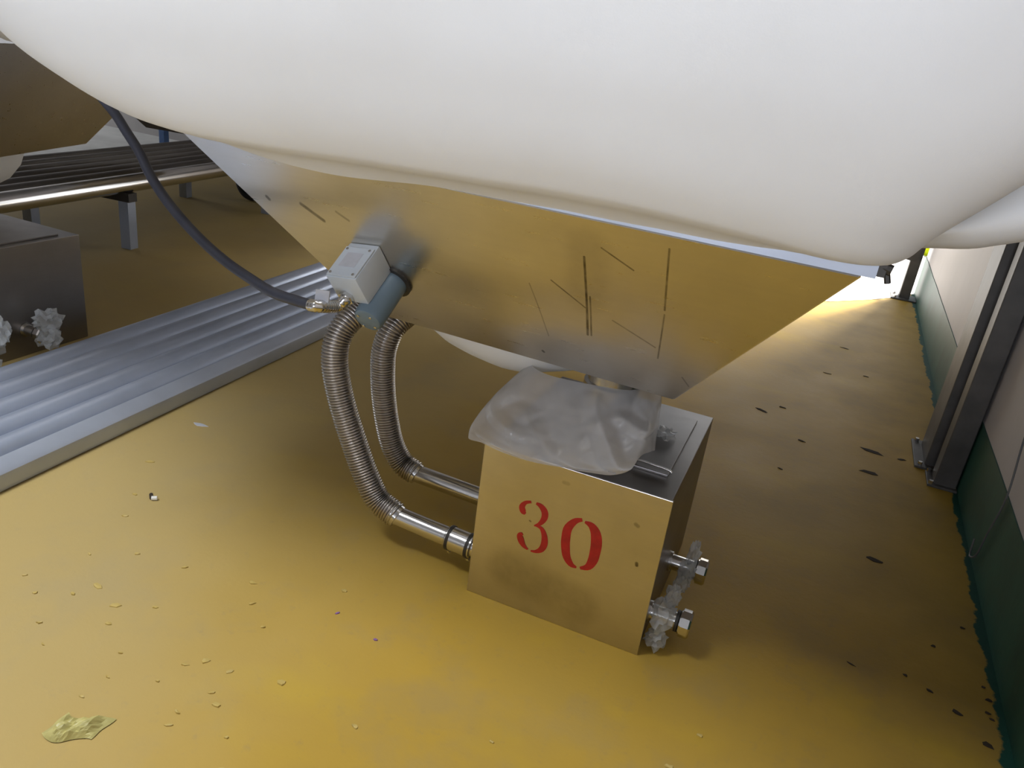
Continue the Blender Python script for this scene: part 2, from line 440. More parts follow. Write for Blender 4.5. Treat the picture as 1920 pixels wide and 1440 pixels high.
def sheet(a, b, c, d, th=0.004, nx=40, ny=14, wob=0.0):
    a, b, c, d = map(Vector, (a, b, c, d)); n = (b - a).cross(d - a).normalized()
    fr = []; bk = []
    for j in range(ny + 1):
        v = j / ny; r = []; r2_ = []
        for i in range(nx + 1):
            u = i / nx; p = (a.lerp(b, u)).lerp(d.lerp(c, u), v)
            k = math.sin(PI * u) * math.sin(PI * v)
            p = p + n * wob * k * (noise.noise(p * 2.6) + 0.5 * noise.noise(p * 6 + Vector((3, 1, 2))))
            r.append(p); r2_.append(p - n * th)
        fr.append(r); bk.append(r2_)
    g = G(); g.grid(fr); g.grid([list(reversed(r)) for r in bk])
    g.grid([fr[0], bk[0]]); g.grid([fr[-1], bk[-1]]); g.grid([[r[0] for r in fr], [r[0] for r in bk]]); g.grid([[r[-1] for r in fr], [r[-1] for r in bk]])
    return g


obj('front_panel', sheet(T[0], T[1], Bt[1], Bt[0], wob=0.012), M['hopper'], hop, smooth=30)
obj('side_panel', sheet(T[1], T[2], Bt[2], Bt[1], nx=8, ny=6, wob=0.006), M['hopper'], hop, smooth=30)
obj('side_panel', sheet(T[3], T[0], Bt[0], Bt[3], nx=8, ny=6, wob=0.006), M['hopper'], hop, smooth=30)
obj('back_panel', sheet(T[2], T[3], Bt[3], Bt[2], nx=8, ny=6, wob=0.006), M['hopper'], hop, smooth=30)
rim = G()
rim.obox((-1.312, 1.345, 1.0), (1.392, 0, -0.012), (0, 0.02, 0), (0, 0, 0.034))
rim.obox((-1.312, 2.585, 1.0), (1.39, 0, 0), (0, 0.02, 0), (0, 0, 0.034)); rim.obox((-1.312, 1.365, 1.0), (0.02, 0, 0), (0, 1.22, 0), (0, 0, 0.034)); rim.obox((0.046, 1.365, 0.99), (0.02, 0, 0), (0, 1.22, 0), (0, 0, 0.034))
obj('rim_bar', rim, M['rail'], hop)
end = G().box((0.080, 1.345, 0.992), (0.092, 1.370, 1.020)); end.tube([(0.078, 1.355, 1.008), (0.100, 1.352, 1.004)], 0.009, 8); end.tube([(0.094, 1.36, 1.0), (0.100, 1.36, 0.982)], 0.005, 6)
o = obj('end_bracket', end, M['dark'], hop); o['label'] = 'dark bracket with bolt on the end of the rim bar'

# fabric bag
BO = (-0.61, 1.97, 1.0)
bag = thing('fabric_silo_bag', 'huge white fabric silo bag bulging over the hopper at the top of the picture', 'silo bag', BO, 'fabric silo bags')
LV = [  # left, right, front, back growth, z
    (-0.16, -0.16, -0.14, -0.14, 0.90), (-0.04, -0.05, 0.02, -0.02, 0.990), (0.07, 0.045, 0.120, 0.10, 1.020), (0.15, 0.075, 0.155, 0.15, 1.040),
    (0.27, 0.105, 0.19, 0.2, 1.085), (0.41, 0.165, 0.22, 0.25, 1.15), (0.50, 0.26, 0.255, 0.28, 1.25), (0.55, 0.38, 0.285, 0.3, 1.40),
    (0.57, 0.46, 0.305, 0.32, 1.60), (0.57, 0.48, 0.31, 0.33, 1.95), (0.56, 0.47, 0.30, 0.32, 2.6)]


def lerp_tab(x, tab=((-1.35, -0.010), (-1.15, -0.006), (-0.94, 0.004), (-0.75, 0.014), (-0.60, 0.020), (-0.45, 0.024), (-0.27, 0.020), (-0.07, 0.006), (0.06, -0.013), (0.2, -0.03))):
    if x <= tab[0][0]:
        return tab[0][1]
    for (a, p), (b, q) in zip(tab, tab[1:]):
        if x <= b:
            return p + (q - p) * (x - a) / (b - a)
    return tab[-1][1]


def bag_ring(l, r, f, b, z, n=240, p=7.0):
    x0, x1, y0, y1 = -1.312 - l, 0.056 + r, 1.345 - f, 2.605 + b
    cx, cy, a, c = (x0 + x1) / 2, (y0 + y1) / 2, (x1 - x0) / 2, (y1 - y0) / 2; out = []
    for k in range(n):
        t = 2 * PI * k / n; ct, st = math.cos(t), math.sin(t)
        q = (abs(ct) ** p + abs(st) ** p) ** (-1 / p)
        x = cx + a * ct * q; y = cy + c * st * q
        w = max(0, 1 - abs(z - 1.05) / 0.25)
        zz = z + w * lerp_tab(x) + 0.006 * w * noise.noise(Vector((x * 3, y * 3, 2)))
        d = 0.012 * noise.noise(Vector((x * 1.7, y * 1.7, z * 1.5))) + 0.005 * noise.noise(Vector((x * 5, y * 5, z * 3)))
        out.append((x + d * ct, y + d * st, zz))
    return out


gb = G(); rows = []
for i in range(61):
    v = cr1(LV5 := [tuple(k[:4]) for k in LV], i / 60); z = cr1([(k[4],) * 3 for k in LV], i / 60)[0]
    rows.append(bag_ring(v[0], v[1], v[2], v[3], z))
gb.grid(rows, True); gb.f.append(tuple(range(60 * 240, 61 * 240)))
obj('bag_body', gb, M['fabric'], bag, smooth=60)
# sagging cone inside the funnel
def cone_mesh(low, dy=0.0):
    g = G(); rr = []
    for k, (s, z) in enumerate(((1.0, 0.80), (0.99, 0.70), (0.95, 0.62), (0.86, 0.56), (0.72, 0.52), (0.52, 0.492), (0.28, 0.475), (0.05, 0.470))):
        ring = []
        for i in range(64):
            t = 2 * PI * i / 64; x = -0.685 + 0.335 * s * math.cos(t); y = 1.90 + dy + 0.27 * s * math.sin(t)
            tilt = 0.024 * max(0, (x + 0.685) / 0.335) + 0.012 * noise.noise(Vector((x * 7, y * 7, z * 5)))
            ring.append((x, y, z - low * (0.80 - z) / 0.33 + tilt * (0.8 - z) * 3))
        rr.append(ring)
    g.grid(rr, True); g.f.append(tuple(range(7 * 64, 8 * 64)))
    return g


obj('bag_outlet_cone', cone_mesh(0.0), M['fabric'], bag, smooth=60)
# the fold of fabric under the seam on the wall side
sf = G(); rows = []
top = [(0.10, 1.60, 1.045), (0.165, 1.62, 1.058), (0.25, 1.64, 1.15), (0.36, 1.64, 1.27), (0.48, 1.64, 1.52)]
mid = [(0.09, 1.60, 1.005), (0.17, 1.60, 1.035), (0.25, 1.58, 1.070), (0.38, 1.58, 1.15), (0.53, 1.60, 1.42)]
bot = [(0.10, 1.72, 0.985), (0.175, 1.72, 0.998), (0.27, 1.72, 1.020), (0.38, 1.72, 1.085), (0.52, 1.74, 1.30)]
bck = [(0.10, 2.2, 1.01), (0.175, 2.2, 1.03), (0.27, 2.2, 1.06), (0.38, 2.2, 1.10), (0.48, 2.2, 1.40)]
for j in range(19):
    rows.append([cr1([tuple(cr1(q, i / 28)) for q in (top, mid, bot, bck)], j / 18) for i in range(29)])
sf.grid(rows)
o = obj('side_fold', sf, M['fabric'], bag, smooth=60); o['label'] = 'beige fold of fabric below the dark seam'

# second and third silos to the left
def place(root, label, src, dst, ang):
    """copy root so that world point src lands on dst after turning by ang about z"""
    R = Matrix.Rotation(ang, 3, 'Z'); org = Vector(root['org'])
    return copy_thing(root, label, Vector(dst) - R @ (Vector(src) - org), ang)


ANG = math.radians(14)
place(hop, 'brown reflecting steel hopper in shade at the left edge, behind the black cable', (-0.221, 2.35, 0.61), (-2.764, 2.316, 0.70), ANG)
bag2 = place(bag, 'second fabric silo bag at the upper left corner above the shaded brown hopper', (-0.221, 2.35, 0.61), (-2.764, 2.316, 0.70), ANG)

bag2.scale = (0.9, 1, 1)
for ch in bag2.children:      # this bag sags lower through its funnel
    if ch.name.startswith('bag_outlet_cone'):
        tmp = obj('sag', cone_mesh(0.10, 0.26), M['fabric'], bag, smooth=60); ch.data = tmp.data; bpy.data.objects.remove(tmp)
hop3 = place(hop, 'far steel hopper whose dark lower corner peeks out under the big white bag', (-0.979, 1.6, 0.61), (-3.72, 3.53, 0.572), ANG)
for x, y in ((-1.30, 1.36), (0.05, 1.36), (0.05, 2.59), (-1.30, 2.59)):
    obj('hanger_rod', G().tube([(x, y, 1.02), (x, y, 4.23)], 0.012, 10), M['rail'], hop3)


# ------------------------------------------------------------------ level sensor on the funnel
nn = Vector((0, -0.837, -0.547)); es = Vector((0, 0.547, -0.837)); ex = Vector((1, 0, 0)); a_ = 0.15
U1 = -ex * math.cos(a_) + es * math.sin(a_); U2 = es * math.cos(a_) + ex * math.sin(a_)
c0 = Vector((-0.885, 1.446, 0.816)); k0 = Vector((-0.878, 1.509, 0.728))
sen = thing('level_sensor', 'light grey level sensor box with blue-grey motor cylinder fixed on the steel funnel', 'sensor', tuple(k0))
L_ = 0.094; W1, W2 = 0.080, 0.075
obj('junction_box', G().obox(c0 - nn * 0.012, U1 * W1, U2 * W2, nn * (L_ + 0.012)), M['grey_box'], sen, bevel=0.003, smooth=40)
lidn = -U2
obj('box_cover', G().obox(c0 + lidn * 0.0 + nn * 0.004 + U1 * 0.002, U1 * (W1 - 0.004), lidn * 0.004, nn * (L_ - 0.007)), M['grey_box'], sen, bevel=0.0012)
obj('rating_label', G().obox(c0 + lidn * 0.004 + nn * 0.022 + U1 * 0.020, U1 * 0.042, lidn * 0.0006, nn * 0.042), M['label'], sen)['label'] = 'blank silver rating plate'
for u, w in ((0.010, 0.085), (0.070, 0.085), (0.010, 0.012), (0.070, 0.012)):
    q = c0 + U1 * u + nn * w + lidn * 0.0035
    obj('cover_screw', G().tube([q, q + lidn * 0.0025], 0.0032, 10), M['chrome'], sen)
ax = k0
obj('motor_housing', G().tube([ax - nn * 0.02, ax + nn * 0.005, ax + nn * 0.108, ax + nn * 0.116, ax + nn * 0.119], [0.034, 0.0345, 0.0345, 0.031, 0.026], 32), M['motor'], sen, smooth=35)
for t in (0.6, 2.2, 3.8, 5.4):
    q = ax + nn * 0.119 + (ex * math.cos(t) + es * math.sin(t)) * 0.022
    obj('motor_bolt', G().tube([q - nn * 0.003, q + nn * 0.002], 0.0035, 8), M['chrome'], sen)
obj('mounting_flange', G().tube([ax - nn * 0.010, ax - nn * 0.002], 0.044, 28), M['dark'], sen)
g0 = c0 + nn * L_ + U1 * 0.050 + U2 * 0.058
cb = Vector((-0.911, 1.318, 0.711))
el = catmull([g0 - nn * 0.002, g0 + nn * 0.012, g0 + nn * 0.026 + Vector((-0.012, 0, -0.006)), Vector((-0.945, 1.325, 0.702)), Vector((-0.968, 1.327, 0.699))], 0.002)
gl = obj('cable_gland', G().tube(el, [0.0125 + 0.0012 * (1 if (i // 2) % 2 else 0) for i in range(len(el))], 14), M['chrome'], sen, smooth=40)
obj('gland_nut', G().tube([g0 - nn * 0.001, g0 + nn * 0.009], 0.0185, 6), M['chrome'], gl)
q = Vector((-0.962, 1.335, 0.708))
obj('metal_tag', G().obox(q, (0.032, 0.004, 0.002), (0.002, 0.0, 0.026), (0.0, 0.003, 0)), M['label'], sen)

cab = G().tube(catmull([(-0.958, 1.326, 0.700), (-0.999, 1.33, 0.699), (-1.075, 1.342, 0.698), (-1.151, 1.36, 0.708), (-1.235, 1.38, 0.724), (-1.315, 1.40, 0.747), (-1.395, 1.42, 0.779), (-1.471, 1.44, 0.818), (-1.535, 1.46, 0.860), (-1.586, 1.48, 0.903), (-1.650, 1.50, 0.946), (-1.705, 1.52, 0.978), (-1.80, 1.55, 1.022), (-1.87, 1.58, 1.07), (-1.92, 1.62, 1.13)], 0.012), 0.0118, 14)
tag(obj('power_cable', cab, M['cable'], origin=(-0.958, 1.326, 0.70), smooth=60), 'thick dark cable looping from the grey sensor up to the left', 'cable')

# ------------------------------------------------------------------ suction box number 30
XO = (-0.38, 1.755, 0.0)
box = thing('suction_box', 'steel suction box stencilled with a red 30 under the large hopper', 'suction box', XO, 'steel suction boxes under the hoppers')
X0, X1, Y0, Y1, ZT = -0.600, -0.160, 1.496, 2.015, 0.412
bd = G().box((X0 + 0.002, Y0 + 0.003, 0.001), (X1 - 0.002, Y1, ZT - 0.004))
obj('box_body', bd, M['lid_steel'], box, bevel=0.002)
obj('front_plate', G().box((X0, Y0 - 0.003, 0.0), (X1 + 0.002, Y0 + 0.003, ZT + 0.004)), M['box_steel'], box, bevel=0.0012)
obj('lid', G().box((X0 + 0.02, Y0 + 0.11, ZT - 0.004), (X1 - 0.035, Y1 - 0.06, ZT + 0.002)), M['lid_steel'], box, bevel=0.0012)
o = obj('lid_handle', G().tube(catmull([(-0.275, 1.628, ZT), (-0.270, 1.627, 0.419), (-0.235, 1.624, 0.420), (-0.195, 1.620, 0.419), (-0.190, 1.619, ZT)], 0.004), 0.0028, 8), M['chrome'], box, smooth=50)


def stroke(pts, lift=0.0):
    n = 26; P = [cr1([(a, b, c) for a, b, c in pts], i / n) for i in range(n + 1)]
    lf = []; rg = []
    for i, p in enumerate(P):
        d = P[min(i + 1, n)] - P[max(i - 1, 0)]; d = Vector((d.x, d.y)).normalized(); w = max(p.z, 0.0015) / 2
        nx, ny = -d.y * w, d.x * w
        lf.append((p.x + nx, p.y + ny)); rg.append((p.x - nx, p.y - ny))
    yF = Y0 - 0.0036 - lift; g = G()
    fr = [[(x, yF, z) for x, z in lf], [(x, yF, z) for x, z in rg]]; bk = [[(x, yF + 0.0008, z) for x, z in r] for r in (lf, rg)]
    g.grid(fr); g.grid(bk); g.grid([fr[0], bk[0]]); g.grid([fr[1], bk[1]])
    return g


ST3 = [[(-0.4682, 0.3048, 0.0065), (-0.4813, 0.2982, 0.0091), (-0.4883, 0.2853, 0.0143), (-0.4842, 0.2735, 0.0149), (-0.4779, 0.2689, 0.0065)],
       [(-0.456, 0.3057, 0.0058), (-0.4432, 0.3017, 0.013), (-0.4328, 0.2904, 0.0162), (-0.4314, 0.2738, 0.0149), (-0.4399, 0.2561, 0.0097), (-0.4526, 0.2459, 0.0032)],
       [(-0.4511, 0.248, 0.0032), (-0.4349, 0.2457, 0.0091), (-0.4248, 0.2301, 0.0136), (-0.4215, 0.208, 0.0162), (-0.4266, 0.1903, 0.0143), (-0.4393, 0.1794, 0.0078), (-0.4514, 0.1766, 0.0039)],
       [(-0.4588, 0.1776, 0.0039), (-0.4705, 0.1842, 0.011), (-0.4787, 0.1957, 0.0162), (-0.4829, 0.2079, 0.0143), (-0.4774, 0.2151, 0.0065)]]
ST0 = [[(-0.3435, 0.3026, 0.0078), (-0.3594, 0.293, 0.0143), (-0.3726, 0.2692, 0.0201), (-0.3734, 0.2421, 0.0214), (-0.3708, 0.2199, 0.0214), (-0.3641, 0.1953, 0.0195), (-0.351, 0.1789, 0.0143), (-0.3366, 0.1757, 0.0045)],
       [(-0.3369, 0.2995, 0.0052), (-0.3213, 0.296, 0.0162), (-0.3088, 0.282, 0.0234), (-0.3023, 0.2581, 0.026), (-0.3011, 0.2319, 0.0247), (-0.3028, 0.2081, 0.0227), (-0.3111, 0.1872, 0.0162), (-0.3283, 0.1775, 0.0065)]]
digits = []
for strokes, nm in ((ST3, 'red stencilled digit 3'), (ST0, 'red stencilled digit 0')):
    g = G()
    for si, s in enumerate(strokes):
        t = stroke(s, si * 0.0002); g.add(t.v, t.f)
    o = obj('stencil_digit', g, M['red'], box, fix=False); o['label'] = nm; digits.append(o)
# capped ports on the wall side
for yy, zz, xe in ((1.76, 0.100, -0.092), (1.555, 0.085, -0.088)):
    pp = obj('port_pipe', G().tube([(X1 - 0.005, yy, zz), (X1 + 0.004, yy, zz), (X1 + 0.004, yy, zz), (xe, yy, zz)], [0.026, 0.026, 0.020, 0.020], 24), M['chrome'], box, smooth=35)
    cp = obj('port_cap', G().tube([(xe - 0.004, yy, zz), (xe, yy, zz), (xe + 0.003, yy, zz), (xe + 0.003, yy, zz), (xe + 0.022, yy, zz), (xe + 0.026, yy, zz)], [0.022, 0.028, 0.028, 0.033, 0.033, 0.029], 10), M['chrome'], box, smooth=20)
    obj('clamp_ring', G().tube([(xe - 0.010, yy, zz), (xe - 0.003, yy, zz)], 0.0255, 24), M['dark'], cp, smooth=35)

box2 = copy_thing(box, 'dark shaded steel suction box at the left edge, behind the row of grey pipes', (XO[0] - 2.41, XO[1] + 0.079, 0))
for ch in [c for c in box2.children if c.name.startswith('stencil_digit')]:
    bpy.data.objects.remove(ch)

# outlet spout between bag and box
sp = thing('outlet_spout', 'steel outlet spout joining the silo bag to the numbered box', 'spout', (-0.395, 1.765, ZT))
obj('spout_pipe', G().tube([(-0.395, 1.765, ZT + 0.003), (-0.395, 1.765, 0.60)], 0.062, 32), M['chrome'], sp, smooth=35)
obj('clamp_ring', G().tube([(-0.395, 1.765, 0.515), (-0.395, 1.765, 0.518), (-0.395, 1.765, 0.533), (-0.395, 1.765, 0.536)], [0.064, 0.070, 0.070, 0.064], 32), M['chrome'], sp, smooth=35)
obj('base_flange', G().tube([(-0.395, 1.765, ZT + 0.0025), (-0.395, 1.765, ZT + 0.012)], 0.090, 32), M['chrome'], sp, smooth=35)

# milky film wrapped round the spout and hanging over the front of the box
fl = G()
R0_ = [(-0.56, 1.86, 0.545), (-0.60, 1.76, 0.540), (-0.585, 1.70, 0.545), (-0.53, 1.66, 0.550), (-0.46, 1.65, 0.556), (-0.39, 1.66, 0.558), (-0.33, 1.69, 0.556), (-0.305, 1.75, 0.556), (-0.31, 1.83, 0.556)]
R1_ = [(-0.60, 1.84, 0.505), (-0.64, 1.70, 0.487), (-0.61, 1.63, 0.485), (-0.54, 1.61, 0.482), (-0.465, 1.585, 0.500), (-0.385, 1.60, 0.505), (-0.315, 1.635, 0.515), (-0.282, 1.68, 0.525), (-0.28, 1.80, 0.520)]
R2_ = [(-0.62, 1.80, 0.470), (-0.655, 1.62, 0.455), (-0.625, 1.56, 0.448), (-0.55, 1.535, 0.452), (-0.465, 1.525, 0.458), (-0.375, 1.535, 0.470), (-0.305, 1.57, 0.480), (-0.265, 1.62, 0.500), (-0.265, 1.76, 0.470)]
R3_ = [(-0.625, 1.76, 0.445), (-0.650, 1.54, 0.438), (-0.622, 1.50, 0.430), (-0.55, 1.487, 0.424), (-0.465, 1.480, 0.426), (-0.375, 1.485, 0.438), (-0.300, 1.515, 0.450), (-0.258, 1.57, 0.480), (-0.255, 1.72, 0.435)]
R4_ = [(-0.615, 1.74, 0.432), (-0.637, 1.492, 0.430), (-0.600, 1.482, 0.421), (-0.54, 1.478, 0.416), (-0.465, 1.476, 0.418), (-0.362, 1.476, 0.432), (-0.285, 1.500, 0.440), (-0.255, 1.555, 0.468), (-0.25, 1.70, 0.420)]
rows = []
for j in range(55):
    row = []
    for i in range(97):
        p = cr1([tuple(cr1(q, i / 96)) for q in (R0_, R1_, R2_, R3_, R4_)], j / 54)
        k = min(1, j / 15) * 0.010
        d = k * (noise.noise(p * 11 + Vector((2, 0, 5))) * 1.2 + 0.7 * abs(noise.noise(Vector((p.x * 22 + p.z * 16, p.y * 9, 3)))))
        u_, v_ = i / 96, j / 54
        for (ua, va, ub, vb, hh, ww) in ((0.60, 0.10, 0.80, 0.98, 0.026, 0.022), (0.36, 0.30, 0.62, 0.80, 0.016, 0.03), (0.14, 0.35, 0.40, 0.55, 0.018, 0.035), (0.72, 0.25, 0.90, 0.55, 0.018, 0.028), (0.30, 0.75, 0.70, 0.95, 0.012, 0.035)):
            tt = min(1, max(0, ((u_ - ua) * (ub - ua) + (v_ - va) * (vb - va)) / ((ub - ua) ** 2 + (vb - va) ** 2)))
            dd_ = math.hypot(u_ - ua - tt * (ub - ua), v_ - va - tt * (vb - va))
            d += hh * max(0, 1 - abs(dd_) / (ww * 2.2)) * k / 0.010
        d += 0.006 * k / 0.010 * abs(math.sin(u_ * 21 + 5 * v_ + 2 * math.sin(v_ * 4)))
        d += 0.9 * k * (0.5 - min(0.5, 1.6 * abs(noise.noise(p * 13 + Vector((7, 1, 3)))))) + 0.5 * k * (0.5 - min(0.5, 1.6 * abs(noise.noise(p * 27 + Vector((1, 8, 3))))))
        row.append((p.x + d * 0.3, p.y - d, p.z + 0.4 * d))
    rows.append(row)
fl.grid(rows)
tag(obj('plastic_film', fl, M['film'], origin=(-0.42, 1.6, ZT), smooth=60, fix=False), 'crumpled milky plastic film wrapped round the spout above the red 30', 'plastic film')
# crumpled clear wraps on the capped ports
def wrap(label, spots, org):
    g = G()
    for i, (c, rad, amp) in enumerate(spots):
        g.blob(c, rad, amp, i + sum(org), 3, 2.0)
    return tag(obj('plastic_wrap', g, M['clear'], origin=org, fix=False), label, 'plastic wrap', 'plastic wraps on the box ports')


wrap('clear plastic wrap on the upper, rear capped port of the numbered box', [((-0.108, 1.757, 0.135), (0.015, 0.026, 0.050), 0.6), ((-0.112, 1.735, 0.100), (0.022, 0.02, 0.035), 0.5), ((-0.118, 1.745, 0.060), (0.022, 0.026, 0.030), 0.5)], (-0.11, 1.757, 0.1))
wrap('crumpled plastic wrap on the lower, front capped port of the numbered box', [((-0.128, 1.55, 0.090), (0.030, 0.040, 0.044), 0.5), ((-0.118, 1.575, 0.130), (0.020, 0.024, 0.028), 0.5), ((-0.130, 1.535, 0.035), (0.026, 0.030, 0.030), 0.5)], (-0.128, 1.55, 0.09))
wrap('crumpled plastic wrap by the left edge, on the nearer port of the shaded box', [((-2.50, 1.64, 0.120), (0.045, 0.055, 0.060), 0.55), ((-2.46, 1.665, 0.165), (0.035, 0.034, 0.05), 0.6), ((-2.47, 1.60, 0.07), (0.05, 0.05, 0.05), 0.5)], (-2.5, 1.64, 0.11))
wrap('crumpled plastic wrap with bright glints beside the right edge of the shaded box', [((-2.49, 1.87, 0.145), (0.045, 0.050, 0.045), 0.55), ((-2.47, 1.85, 0.095), (0.04, 0.045, 0.04), 0.55)], (-2.49, 1.86, 0.13))
sc = G().blob((-0.247, 1.80, ZT + 0.012), (0.024, 0.032, 0.012), 0.8, 4.4, 3, 2.2)
tag(obj('film_scrap', sc, M['clear'], origin=(-0.247, 1.80, ZT), fix=False), 'small crumpled clear scrap on top of the numbered box', 'plastic scrap')

# ------------------------------------------------------------------ two corrugated hoses
def hose(label, pts, pipe, tail, coupling):
    org = pipe[-1]
    t = thing('flexible_hose', label, 'hose', org, 'steel hoses to the numbered box')
    path = catmull(pts, 0.00125)
    rr = [0.0285 + 0.0060 * abs(math.sin(PI * i / 6)) for i in range(len(path))]
    obj('corrugated_sleeve', G().tube(path, rr, 20), M['hose'], t, smooth=80)
    obj('steel_pipe', G().tube([pts[0], pipe[0], pipe[1]], [0.0255, 0.0255, 0.0255], 24), M['chrome'], t, smooth=35)
    obj('end_collar', G().tube([Vector(pts[0]) + (Vector(pts[1]) - Vector(pts[0])).normalized() * 0.012, Vector(pts[0]) - (Vector(pts[1]) - Vector(pts[0])).normalized() * 0.008], 0.031, 24), M['chrome'], t, smooth=35)
    obj('tail_pipe', G().tube(tail, 0.026, 20), M['galv'], t, smooth=35)
    if coupling:
        a, b = Vector(coupling[0]), Vector(coupling[1]); d = (b - a).normalized(); L = (b - a).length
        c = obj('coupling_sleeve', G().tube([a, a + d * 0.003, b - d * 0.003, b], [0.028, 0.031, 0.031, 0.028], 28), M['chrome'], t, smooth=35)
        for s in (0.12, 0.85):
            p0 = a + d * L * s
            obj('clamp_band', G().tube([p0 - d * 0.004, p0 + d * 0.004], 0.0325, 28), M['dark'], c, smooth=35)
            obj('clamp_bolt', G().tube([p0 + Vector((0, -0.006, -0.041)), p0 + Vector((0, 0.010, -0.034))], 0.005, 8), M['chrome'], c)
    return t


hose('nearer corrugated steel hose, left of the other, clamped low on the numbered box',
     [(-0.848, 1.555, 0.096), (-0.905, 1.556, 0.121), (-0.945, 1.558, 0.175), (-0.984, 1.56, 0.250), (-1.019, 1.56, 0.330), (-1.042, 1.56, 0.395), (-1.060, 1.562, 0.470), (-1.062, 1.575, 0.530), (-1.050, 1.61, 0.575), (-1.030, 1.68, 0.603), (-1.02, 1.78, 0.610)],
     [(-0.75, 1.555, 0.090), (X0 - 0.001, 1.555, 0.083)], [(-1.022, 1.77, 0.610), (-1.02, 1.9, 0.612), (-1.02, 4.6, 0.612)], [(-0.695, 1.555, 0.0878), (-0.620, 1.555, 0.084)])
hose('farther corrugated steel hose, running behind the nearer one to the numbered box',
     [(-0.905, 1.755, 0.108), (-0.950, 1.755, 0.126), (-0.985, 1.752, 0.175), (-1.007, 1.75, 0.245), (-1.022, 1.75, 0.315), (-1.030, 1.75, 0.385), (-1.031, 1.752, 0.455), (-1.018, 1.77, 0.515), (-1.000, 1.83, 0.550), (-0.99, 1.93, 0.555)],
     [(-0.80, 1.755, 0.105), (X0 - 0.001, 1.755, 0.100)], [(-0.99, 1.92, 0.555), (-0.99, 2.0, 0.555), (-0.99, 4.6, 0.545)], None)

# ------------------------------------------------------------------ grey pipes lying on the floor
A2 = 0.034
def lp(x, y, z):      # local pipe frame (runs along y, turned a little)
    dx = x + 1.86; dy = y - 1.2
    return (-1.86 + dx * math.cos(A2) - dy * math.sin(A2), 1.2 + dx * math.sin(A2) + dy * math.cos(A2), z)


LBL = ['grey steel pipe on the floor next to the flat rail, first of five', 'second grey steel pipe on the floor counted from the flat rail', 'middle one of the five grey steel pipes on the floor',
       'fourth grey steel pipe on the floor counted from the flat rail', 'outermost grey steel pipe on the floor, beside the shaded box']
for i in range(5):
    x = -1.936 - 0.0985 * i
    g = G().tube([lp(x, -1.6, 0.047), lp(x, 5.2, 0.047)], 0.0465, 28)
    tag(obj('conveying_pipe', g, M['galv'], origin=lp(x, -1.6, 0.0), smooth=35), LBL[i], 'pipe', 'grey pipes on the floor')
pr = [(-1.886, 0.003), (-1.886, 0.070), (-1.882, 0.075), (-1.842, 0.060), (-1.834, 0.052), (-1.832, 0.040), (-1.836, 0.003)]
g = G(); n = len(pr); g.add([lp(x, y, z) for y in (-1.6, 5.2) for x, z in pr], [(i, (i + 1) % n, (i + 1) % n + n, i + n) for i in range(n)] + [tuple(range(n)), tuple(range(n, 2 * n))])
tag(obj('flat_rail', g, M['rail'], origin=lp(-1.86, -1.6, 0), smooth=25), 'flat grey steel rail with a bright rounded edge along the front of the pipes', 'rail')

# raised rack of dark pipes behind
rk = thing('pipe_rack', 'raised rack of dark pipes with a shiny front tube, standing behind the shaded box', 'rack', (-3.6, 3.0, 0))
def rp(x, y, z):
    dx = x + 3.36; dy = y - 2.6; a = 0.095
    return (-3.36 + dx * math.cos(a) - dy * math.sin(a), 2.6 + dx * math.sin(a) + dy * math.cos(a), z)
for i in range(7):
    x = -3.40 - 0.105 * i
    obj('rack_pipe', G().tube([rp(x, 0.6, 0.345), rp(x, 5.6, 0.345)], 0.046, 20), M['chrome'] if i == 0 else M['rack'], rk, smooth=35)
for y in (1.95, 3.12, 4.4):
    obj('cross_beam', G().obox(rp(-4.10, y - 0.03, 0.255), Vector(rp(-3.36, y - 0.03, 0)) - Vector(rp(-4.10, y - 0.03, 0)), Vector(rp(-4.1, y + 0.03, 0)) - Vector(rp(-4.1, y - 0.03, 0)), (0, 0, 0.045)), M['dark'], rk)
    for x in (-3.40, -4.06):
        lg = G().obox(rp(x - 0.03, y - 0.028, 0.001), Vector(rp(x + 0.03, y - 0.028, 0)) - Vector(rp(x - 0.03, y - 0.028, 0)), Vector(rp(x - 0.03, y + 0.028, 0)) - Vector(rp(x - 0.03, y - 0.028, 0)), (0, 0, 0.255))
        obj('leg', lg, M['galv'], rk)

# ------------------------------------------------------------------ posts by the wall
def post(label, x0, x1, y0, y1, zt, plate, gus=False):
    t = thing('support_post', label, 'post', ((x0 + x1) / 2, (y0 + y1) / 2, 0), 'steel support posts along the wall')
    obj('post_tube', G().box((x0, y0, 0.004), (x1, y1, zt)), M['post'], t, bevel=0.004)
    obj('base_plate', G().box((x0 - plate, y0 - plate, 0.0005), (min(x1 + plate, XW - 0.006), y1 + plate, 0.009)), M['post'], t, bevel=0.001)
    for px, py in ((x0 - plate * 0.5, y0 - plate * 0.5), (x0 - plate * 0.5, y1 + plate * 0.5)):
        obj('anchor_bolt', G().tube([(px, py, 0.008), (px, py, 0.022)], 0.008, 6), M['chrome'], t)
    if gus:
        obj('gusset_plate', G().add([(0.445, 5.90, 0.275), (0.572, 5.90, 0.265), (0.572, 5.90, 0.46), (0.445, 5.9, 0.30), (0.445, 5.915, 0.275), (0.572, 5.915, 0.265), (0.572, 5.915, 0.46), (0.445, 5.915, 0.30)],
                                    [(0, 1, 2, 3), (7, 6, 5, 4), (0, 4, 5, 1), (1, 5, 6, 2), (2, 6, 7, 3), (3, 7, 4, 0)]), M['post'], t)
    return t


